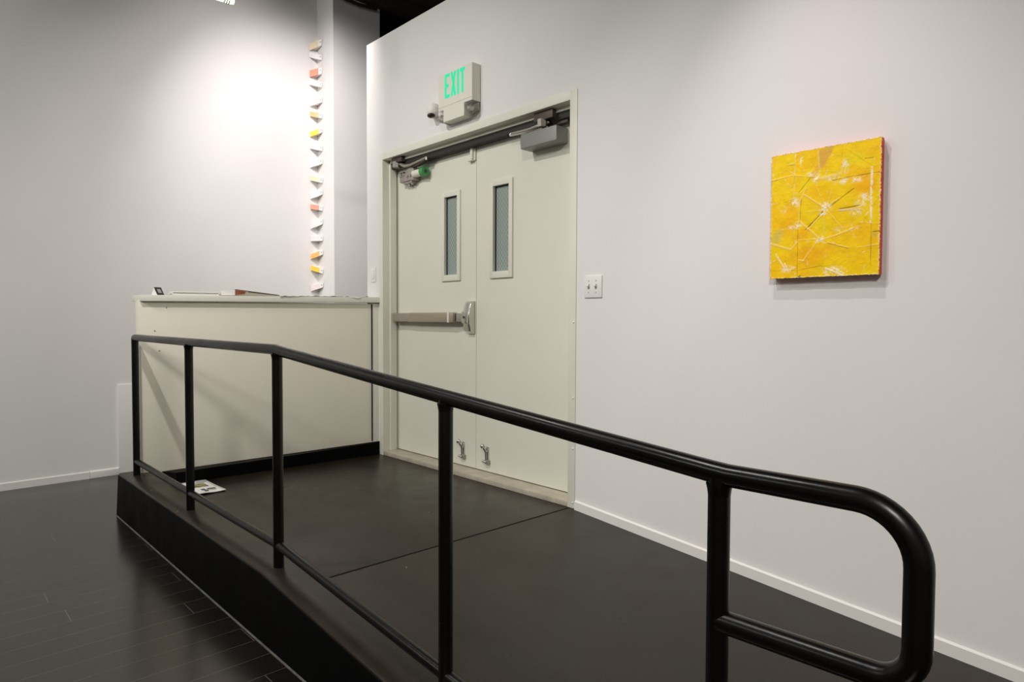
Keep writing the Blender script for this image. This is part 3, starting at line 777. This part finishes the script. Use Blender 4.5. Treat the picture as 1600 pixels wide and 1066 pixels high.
dd_ = np.stack([np.hypot((U-p[0])*W_+(n2-.5)*.006, (V-p[1])*H_+(n2-.5)*.006) for p in vp]); cell = dd_.argmin(0); d2 = np.sort(dd_, 0)
tone = vt[cell]
blend(np.clip((tone-.66)*1.6, 0, .38), org); blend(np.clip((.25-tone)*2.0, 0, .4), C_(.97, .86, .05))
rim = np.clip(1-(d2[1]-d2[0])/.0022, 0, 1); blend(rim*np.clip((n3-.35)*2, 0, 1)*.35, C_(.80, .62, .02)); hgt = hgt + rim*.0004
blend(rim*np.clip((vnoise(48, 58, 71)-.68)*6, 0, 1)*.8, wht)
# tan wedge at the top
def poly(pts, col_, amt):
    m = np.ones_like(U); P_ = [c(*p) for p in pts]
    for i in range(len(P_)):
        (x0, y0), (x1, y1) = P_[i], P_[(i+1) % len(P_)]
        d = ((x1-x0)*(V-y0)-(y1-y0)*(U-x0))/math.hypot(x1-x0, y1-y0)
        m = np.minimum(m, np.clip(d*-120*SGN+.5, 0, 1))
    blend(m*amt*(.8+.4*n3), col_)
SGN = 1
poly([(392, 160), (495, 120), (450, 210), (420, 260), (400, 240)], tan_, .9)
poly([(405, 220), (430, 225), (372, 320), (345, 310)], tan_, .7)
blend((n3-.78)*1.0, pale); blend((n4-.74)*.7, drk*.6+yel*.4)
colr *= (.93+.12*n2)[..., None]
def seg(a0, b0, a1, b1, w, col_, amt, h=0, fleck=0, seed=0, shade=0):
    global hgt
    (x0, y0), (x1, y1) = c(a0, b0), c(a1, b1)
    X0, Y0, X1, Y1 = x0*W_, y0*H_, x1*W_, y1*H_
    Ux, Vy = U*W_, V*H_
    dx, dy = X1-X0, Y1-Y0; ll = dx*dx+dy*dy
    t = np.clip(((Ux-X0)*dx+(Vy-Y0)*dy)/ll, 0, 1)
    wob = (n2-.5)*.003
    d = np.hypot(Ux-X0-t*dx, Vy-Y0-t*dy)+wob*.4
    m = np.clip(1.6-d/(w*1.15), 0, 1)
    if fleck: m = m*np.clip((n4*.5+vnoise(45, 55, 50+seed)*.6-(1-fleck)*.62+.06)*6, 0, 1)
    blend(m*amt, col_)
    if h: hgt = hgt + h*np.exp(-(d/(w*1.2))**2)
lines = [  # spokes and creases: a0,b0,a1,b1,width(m),colour,amount,ridge height
    (445, 480, 320, 405, .0022, pale, .8, .0012, 0), (430, 500, 335, 600, .0013, drk, .75, -.001, 0), (438, 505, 345, 602, .0016, pale, .7, .001, 0),
    (440, 500, 440, 625, .0014, pale, .45, .0008, 0), (455, 495, 540, 590, .0014, pale, .5, .0008, 0), (520, 485, 630, 465, .0015, drk, .7, -.001, 0),
    (520, 492, 632, 476, .0018, tan_, .6, .001, 0), (520, 492, 632, 486, .0022, wht, .5, .001, .6), (470, 470, 595, 370, .0013, drk, .65, -.001, 0), (480, 450, 520, 425, .0025, pale, .6, .001, .7),
    (445, 470, 385, 350, .0012, pale, .35, .0006, 0), (455, 470, 480, 360, .0012, pale, .3, .0006, 0), (430, 490, 320, 505, .0012, pale, .35, .0006, 0),
    (415, 650, 300, 555, .0028, pale, .75, .0012, .75), (415, 650, 320, 780, .0016, pale, .65, .001, 0), (330, 775, 300, 770, .002, pale, .7, .001, 0), (460, 670, 575, 700, .0016, pale, .75, .001, 0), (462, 674, 575, 704, .0011, drk, .4, 0, 0),
    (415, 650, 285, 660, .0014, pale, .55, .001, 0), (415, 660, 510, 630, .0022, pale, .75, .001, .8), (510, 630, 600, 590, .0024, pale, .6, .001, .7), (620, 700, 735, 680, .0015, pale, .6, .001, 0),
    (122, 330, 245, 300, .002, pale, .7, .001, .8), (122, 336, 160, 326, .001, drk, .5, 0, 0), (245, 300, 390, 305, .002, pale, .5, .0008, .6), (390, 320, 520, 290, .005, pale, .7, .001, .6), (480, 326, 560, 308, .0012, drk, .6, 0, 0), (560, 308, 725, 280, .0011, drk, .6, -.0006, 0),
    (128, 830, 290, 828, .0008, drk, .45, 0, 0), (290, 828, 430, 800, .0009, drk, .45, 0, 0), (430, 806, 540, 790, .0008, drk, .3, 0, 0),
    (265, 190, 262, 430, .0022, pale, .65, .001, .75), (262, 300, 262, 340, .001, drk, .4, 0, 0), (290, 590, 292, 870, .0010, drk, .6, -.0008, 0), (686, 255, 688, 560, .0030, wht, .8, .001, .40), (690, 560, 692, 800, .0009, drk, .4, 0, 0), (588, 550, 590, 680, .0007, drk, .22, 0, 0),
    (395, 165, 408, 300, .0018, pale, .75, .001, .85), (408, 300, 385, 330, .004, pale, .6, .001, .7), (350, 318, 285, 400, .0012, drk, .65, -.001, 0), (330, 370, 300, 440, .0022, pale, .7, .001, .75),
    (545, 150, 700, 255, .0008, drk, .4, 0, 0), (528, 130, 525, 250, .0006, drk, .22, 0, 0), (122, 460, 160, 455, .002, pale, .6, 0, .7), (200, 450, 250, 435, .0009, drk, .35, 0, 0),
    (305, 430, 300, 560, .0012, drk, .4, -.0006, 0), (295, 440, 296, 560, .0022, pale, .4, .0008, .6),
    (125, 680, 250, 712, .003, pale, .75, .001, .7), (250, 712, 290, 668, .0022, pale, .7, .001, .7), (160, 740, 215, 815, .0022, wht, .7, .001, .65), (215, 790, 240, 840, .0016, wht, .65, .001, .7), (230, 242, 265, 240, .0009, drk, .55, 0, 0),
    (185, 600, 270, 590, .0018, pale, .4, 0, .5), (255, 605, 285, 575, .0015, drk, .3, 0, 0), (650, 205, 690, 200, .0012, drk, .55, -.0006, 0), (700, 612, 733, 608, .0014, drk, .8, -.0008, 0), (455, 815, 560, 860, .0025, wht, .75, .001, .65), (495, 815, 555, 845, .0016, wht, .8, .001, .75), (560, 770, 520, 800, .0008, drk, .3, 0, 0), (285, 870, 310, 858, .0024, drk, .8, 0, .8)]
for i, q in enumerate(lines): seg(q[0], q[1], q[2], q[3], q[4], q[5], q[6], q[7], q[8], i)
def flecks(a, b, ra, rb, amt, seed, col_=wht):
    u, v = c(a, b); d = np.sqrt(((U-u)*609/ra)**2+((V-v)*725/rb)**2)
    m = np.clip(1.25-d, 0, 1)*np.clip((n4*.55+vnoise(50, 60, 80+seed)*.65-.53)*8, 0, 1)
    blend(m*amt, col_)
for i, q in enumerate([(355, 290, 28, 14, 1), (575, 325, 85, 18, .95), (545, 248, 22, 40, .9), (265, 450, 32, 30, 1), (200, 490, 22, 22, .7), (430, 512, 20, 9, 1), (445, 470, 40, 34, .95), (290, 575, 26, 20, .8), (232, 820, 42, 22, .85), (495, 830, 60, 28, .9), (415, 650, 34, 22, .9), (640, 440, 40, 30, .75), (610, 500, 40, 24, .6), (650, 415, 26, 22, .7), (250, 590, 26, 14, .7), (300, 215, 10, 30, .8), (470, 315, 50, 16, .7), (390, 315, 24, 26, .75), (590, 590, 36, 20, .6), (520, 600, 30, 20, .4)]):
    flecks(*q, i)
u_, v_ = c(430, 512); blend(np.clip(1.3-np.hypot((U-u_)*609/15, (V-v_)*725/6), 0, 1), C_(.97, .94, .88))
# frayed edges
edge = np.minimum(np.minimum((1-U)*W_, V*H_), np.minimum((1-V)*H_, U*W_*1.6))
em = np.clip(1.4-edge/.0042, 0, 1)*np.clip((vnoise(90, 110, 31)-.40)*4, 0, 1); blend(em*.6, wht)
em2 = np.clip(1.2-edge/.0030, 0, 1)*np.clip((vnoise(100, 120, 33)-.62)*6, 0, 1); blend(em2*.7, drk)
hgt = hgt + em*.001 + (n3-.5)*.0005
# mesh: relief front sheet
vs = np.empty((NV*NU, 3)); jag = (vnoise(110, 130, 44)-.5)*.0022
Xg = px0+U*W_; Zg = pz0+V*H_
Xg = Xg + np.where((U <= 0) | (U >= 1), jag, 0); Zg = Zg + np.where((V <= 0) | (V >= 1), jag, 0)
vs[:, 0] = Xg.ravel(); vs[:, 1] = (-pd-.0015-hgt).ravel(); vs[:, 2] = Zg.ravel()+L
org_ = np.array(pt.location)
me = bpy.data.meshes.new('collage_front')
idx = np.arange(NV*NU).reshape(NV, NU)
fq = np.stack([idx[:-1, :-1], idx[:-1, 1:], idx[1:, 1:], idx[1:, :-1]], -1).reshape(-1, 4)
bi = len(vs); 
me.from_pydata((vs-org_).tolist(), [], fq.tolist())
at = me.color_attributes.new('paint', 'FLOAT_COLOR', 'POINT')
at.data.foreach_set('color', np.concatenate([np.clip(colr, 0, 1).reshape(-1, 3), np.ones((NV*NU, 1))], 1).astype(np.float32).ravel())
me.polygons.foreach_set('use_smooth', [True]*len(me.polygons))
me.materials.append(attr_mat('yellow_collage_paint', .55)); me.update()
fo = bpy.data.objects.new('collage_front', me); col.objects.link(fo); fo.parent = pt
md = fo.modifiers.new('thickness', 'SOLIDIFY'); md.thickness = .004; md.offset = -1
tag(fo, 'yellow creased collage surface')
b = MB().box(px0+.001, px1, -pd+.002, -.013, pz0+.001, pz1-.001).build('red_edge_panel', 'red_side', pt); tag(b, 'red painted edge')
b = MB().box(px0+.004, px1-.003, -.0135, -.0005, pz0+.004, pz1-.004).build('wooden_back_frame', 'gold_side', pt); tag(b, 'bare tan wooden back frame')

# ------------------------------------------------------------------ track light at the top of the picture, pipe on the ceiling
tl = thing('track_light', (0, -1.17, 2.94), 'lit tubular track lamp hanging high in front of the back wall', 'lamp')
TX, TZ_ = .0, 2.962
MB().tube([(TX, -1.30, TZ_), (TX, -1.090, TZ_+.004)], .019, 20).build('lamp_tube', 'lamp_glass', tl)
for k in range(3):
    y = -1.130+k*.014
    MB().tube([(TX, y, TZ_+.002), (TX, y+.006, TZ_+.002)], .0208, 20).build('cooling_fin', 'lamp_fin', tl)
MB().tube([(TX, -1.089, TZ_+.004), (TX, -1.068, TZ_+.004)], [.020, .016], 20).build('end_cap', 'lamp_cap', tl)
MB().tube([(TX, -1.075, TZ_+.02), (TX, -1.06, TZ_+.03), (TX, -1.06, TZ_+.12)], .006, 10).build('bracket', 'bronze', tl)
MB().tube([(TX, -1.22, TZ_+.015), (TX, -1.22, CEIL)], .003, 8).build('stem', 'bronze', tl)
struct('trim_3', MB().box(-1.577, -1.46, .47, 1.6, 4.105, CEIL), 'dark', 'dark beam under the ceiling over the pilaster', 'beam', smooth=False)
cp = thing('ceiling_conduit', (-1.5, .7, 4.06), 'dark conduit pipe under the ceiling in front of the pilaster', 'pipe')
MB().tube([(-1.53, .40, 4.085), (-1.53, .56, 4.055), (-1.53, .70, 4.05), (-1.53, .90, 4.075)], .016, 12).build('pipe', 'seal', cp)

# ------------------------------------------------------------------ lights
def light(name, typ, loc, power, color, size=.05, aim=None, spot=None, blend_=.5):
    ld = bpy.data.lights.new(name, typ); ld.energy = power; ld.color = color
    if typ == 'AREA': ld.shape = 'DISK'; ld.size = size
    else: ld.shadow_soft_size = size
    o = bpy.data.objects.new(name, ld); col.objects.link(o); o.location = Vector(loc)+Vector((0, 0, L))
    if aim is not None:
        d = Vector(aim)-Vector(loc); o.rotation_euler = d.to_track_quat('-Z', 'Y').to_euler()
    if typ == 'SPOT': ld.spot_size = R(spot); ld.spot_blend = blend_
    return o
WARM = (1.0, .86, .76); COOL = (.88, 1.0, .90); NEUT = (1.0, .95, .88)
light('spot_back_wall', 'SPOT', (-.40, -.36, 4.0), 56, (1.0, .915, .905), .05, (XB, -.28, 2.8), 91, 1.0)
light('spot_blocks', 'SPOT', (-.12, -.72, 4.0), 215, (1.0, .92, .925), .03, (XB+.2, .42, 2.15), 86, 1.0)
light('spot_pilaster', 'SPOT', (.42, -1.0, 3.98), 82, (1.0, .90, .86), .03, (-1.58, .62, 1.15), 44, 1.0)
light('flood_back_wall', 'SPOT', (.20, -1.7, 3.98), 40, (1.0, .925, .90), .06, (XB, -.9, 1.5), 76, 1.0)
light('spot_painting', 'SPOT', (3.04, -1.10, 3.45), 80, (1.0, .84, .86), .02, (3.2, -.05, 1.10), 56, 1.0)
light('flood_painting', 'SPOT', (2.20, -2.4, 3.9), 165, (1.0, .97, .93), .05, (2.95, 0, -.1), 66, 1.0)
light('track_near', 'SPOT', (1.0, -2.45, 3.45), 162, (1.0, .955, .92), .04, (.2, -.6, .2), 126, .9)
light('track_far', 'SPOT', (1.2, -5.6, 3.45), 60, (.95, 1.0, .97), .08, (1.2, 0, .9), 95, .9)
light('track_far_left', 'SPOT', (-.6, -5.2, 3.5), 260, (1.0, .985, .92), .30, (-1.5, -1.5, .9), 116, .9)
light('rear_fill', 'AREA', (5.5, -4.5, 3.7), 175, (1.0, .955, .88), .8, (5.0, -4.0, 0))  # broad fill added behind the viewer, no fixture there
wd = bpy.data.worlds.new('world'); scene.world = wd; wd.use_nodes = True
wd.node_tree.nodes['Background'].inputs[0].default_value = (.5, .5, .5, 1); wd.node_tree.nodes['Background'].inputs[1].default_value = .03

# ------------------------------------------------------------------ camera
cam = bpy.data.cameras.new('camera'); co = bpy.data.objects.new('camera', cam); col.objects.link(co)
cam.sensor_width = 36; cam.lens = 1023.5176/1600*36; cam.clip_start = .02
yaw, pitch, roll = .8131, -.0331, .0038
cy, sy = math.cos(yaw), math.sin(yaw)
F = Vector((-sy, cy, 0)); Rt = Vector((cy, sy, 0)); Up = Vector((0, 0, 1))
F2 = F*math.cos(pitch)+Up*math.sin(pitch); U2 = Up*math.cos(pitch)-F*math.sin(pitch)
R3 = Rt*math.cos(roll)+U2*math.sin(roll); U3 = U2*math.cos(roll)-Rt*math.sin(roll)
mw = Matrix((R3, U3, -F2)).transposed().to_4x4(); mw.translation = Vector((4.1731, -2.6401, 1.0135+L))
co.matrix_world = mw
scene.camera = co
vs_ = scene.view_settings
vs_.view_transform = 'Standard'; vs_.look = 'None'; vs_.gamma = 1; vs_.use_curve_mapping = False; vs_.exposure = 0
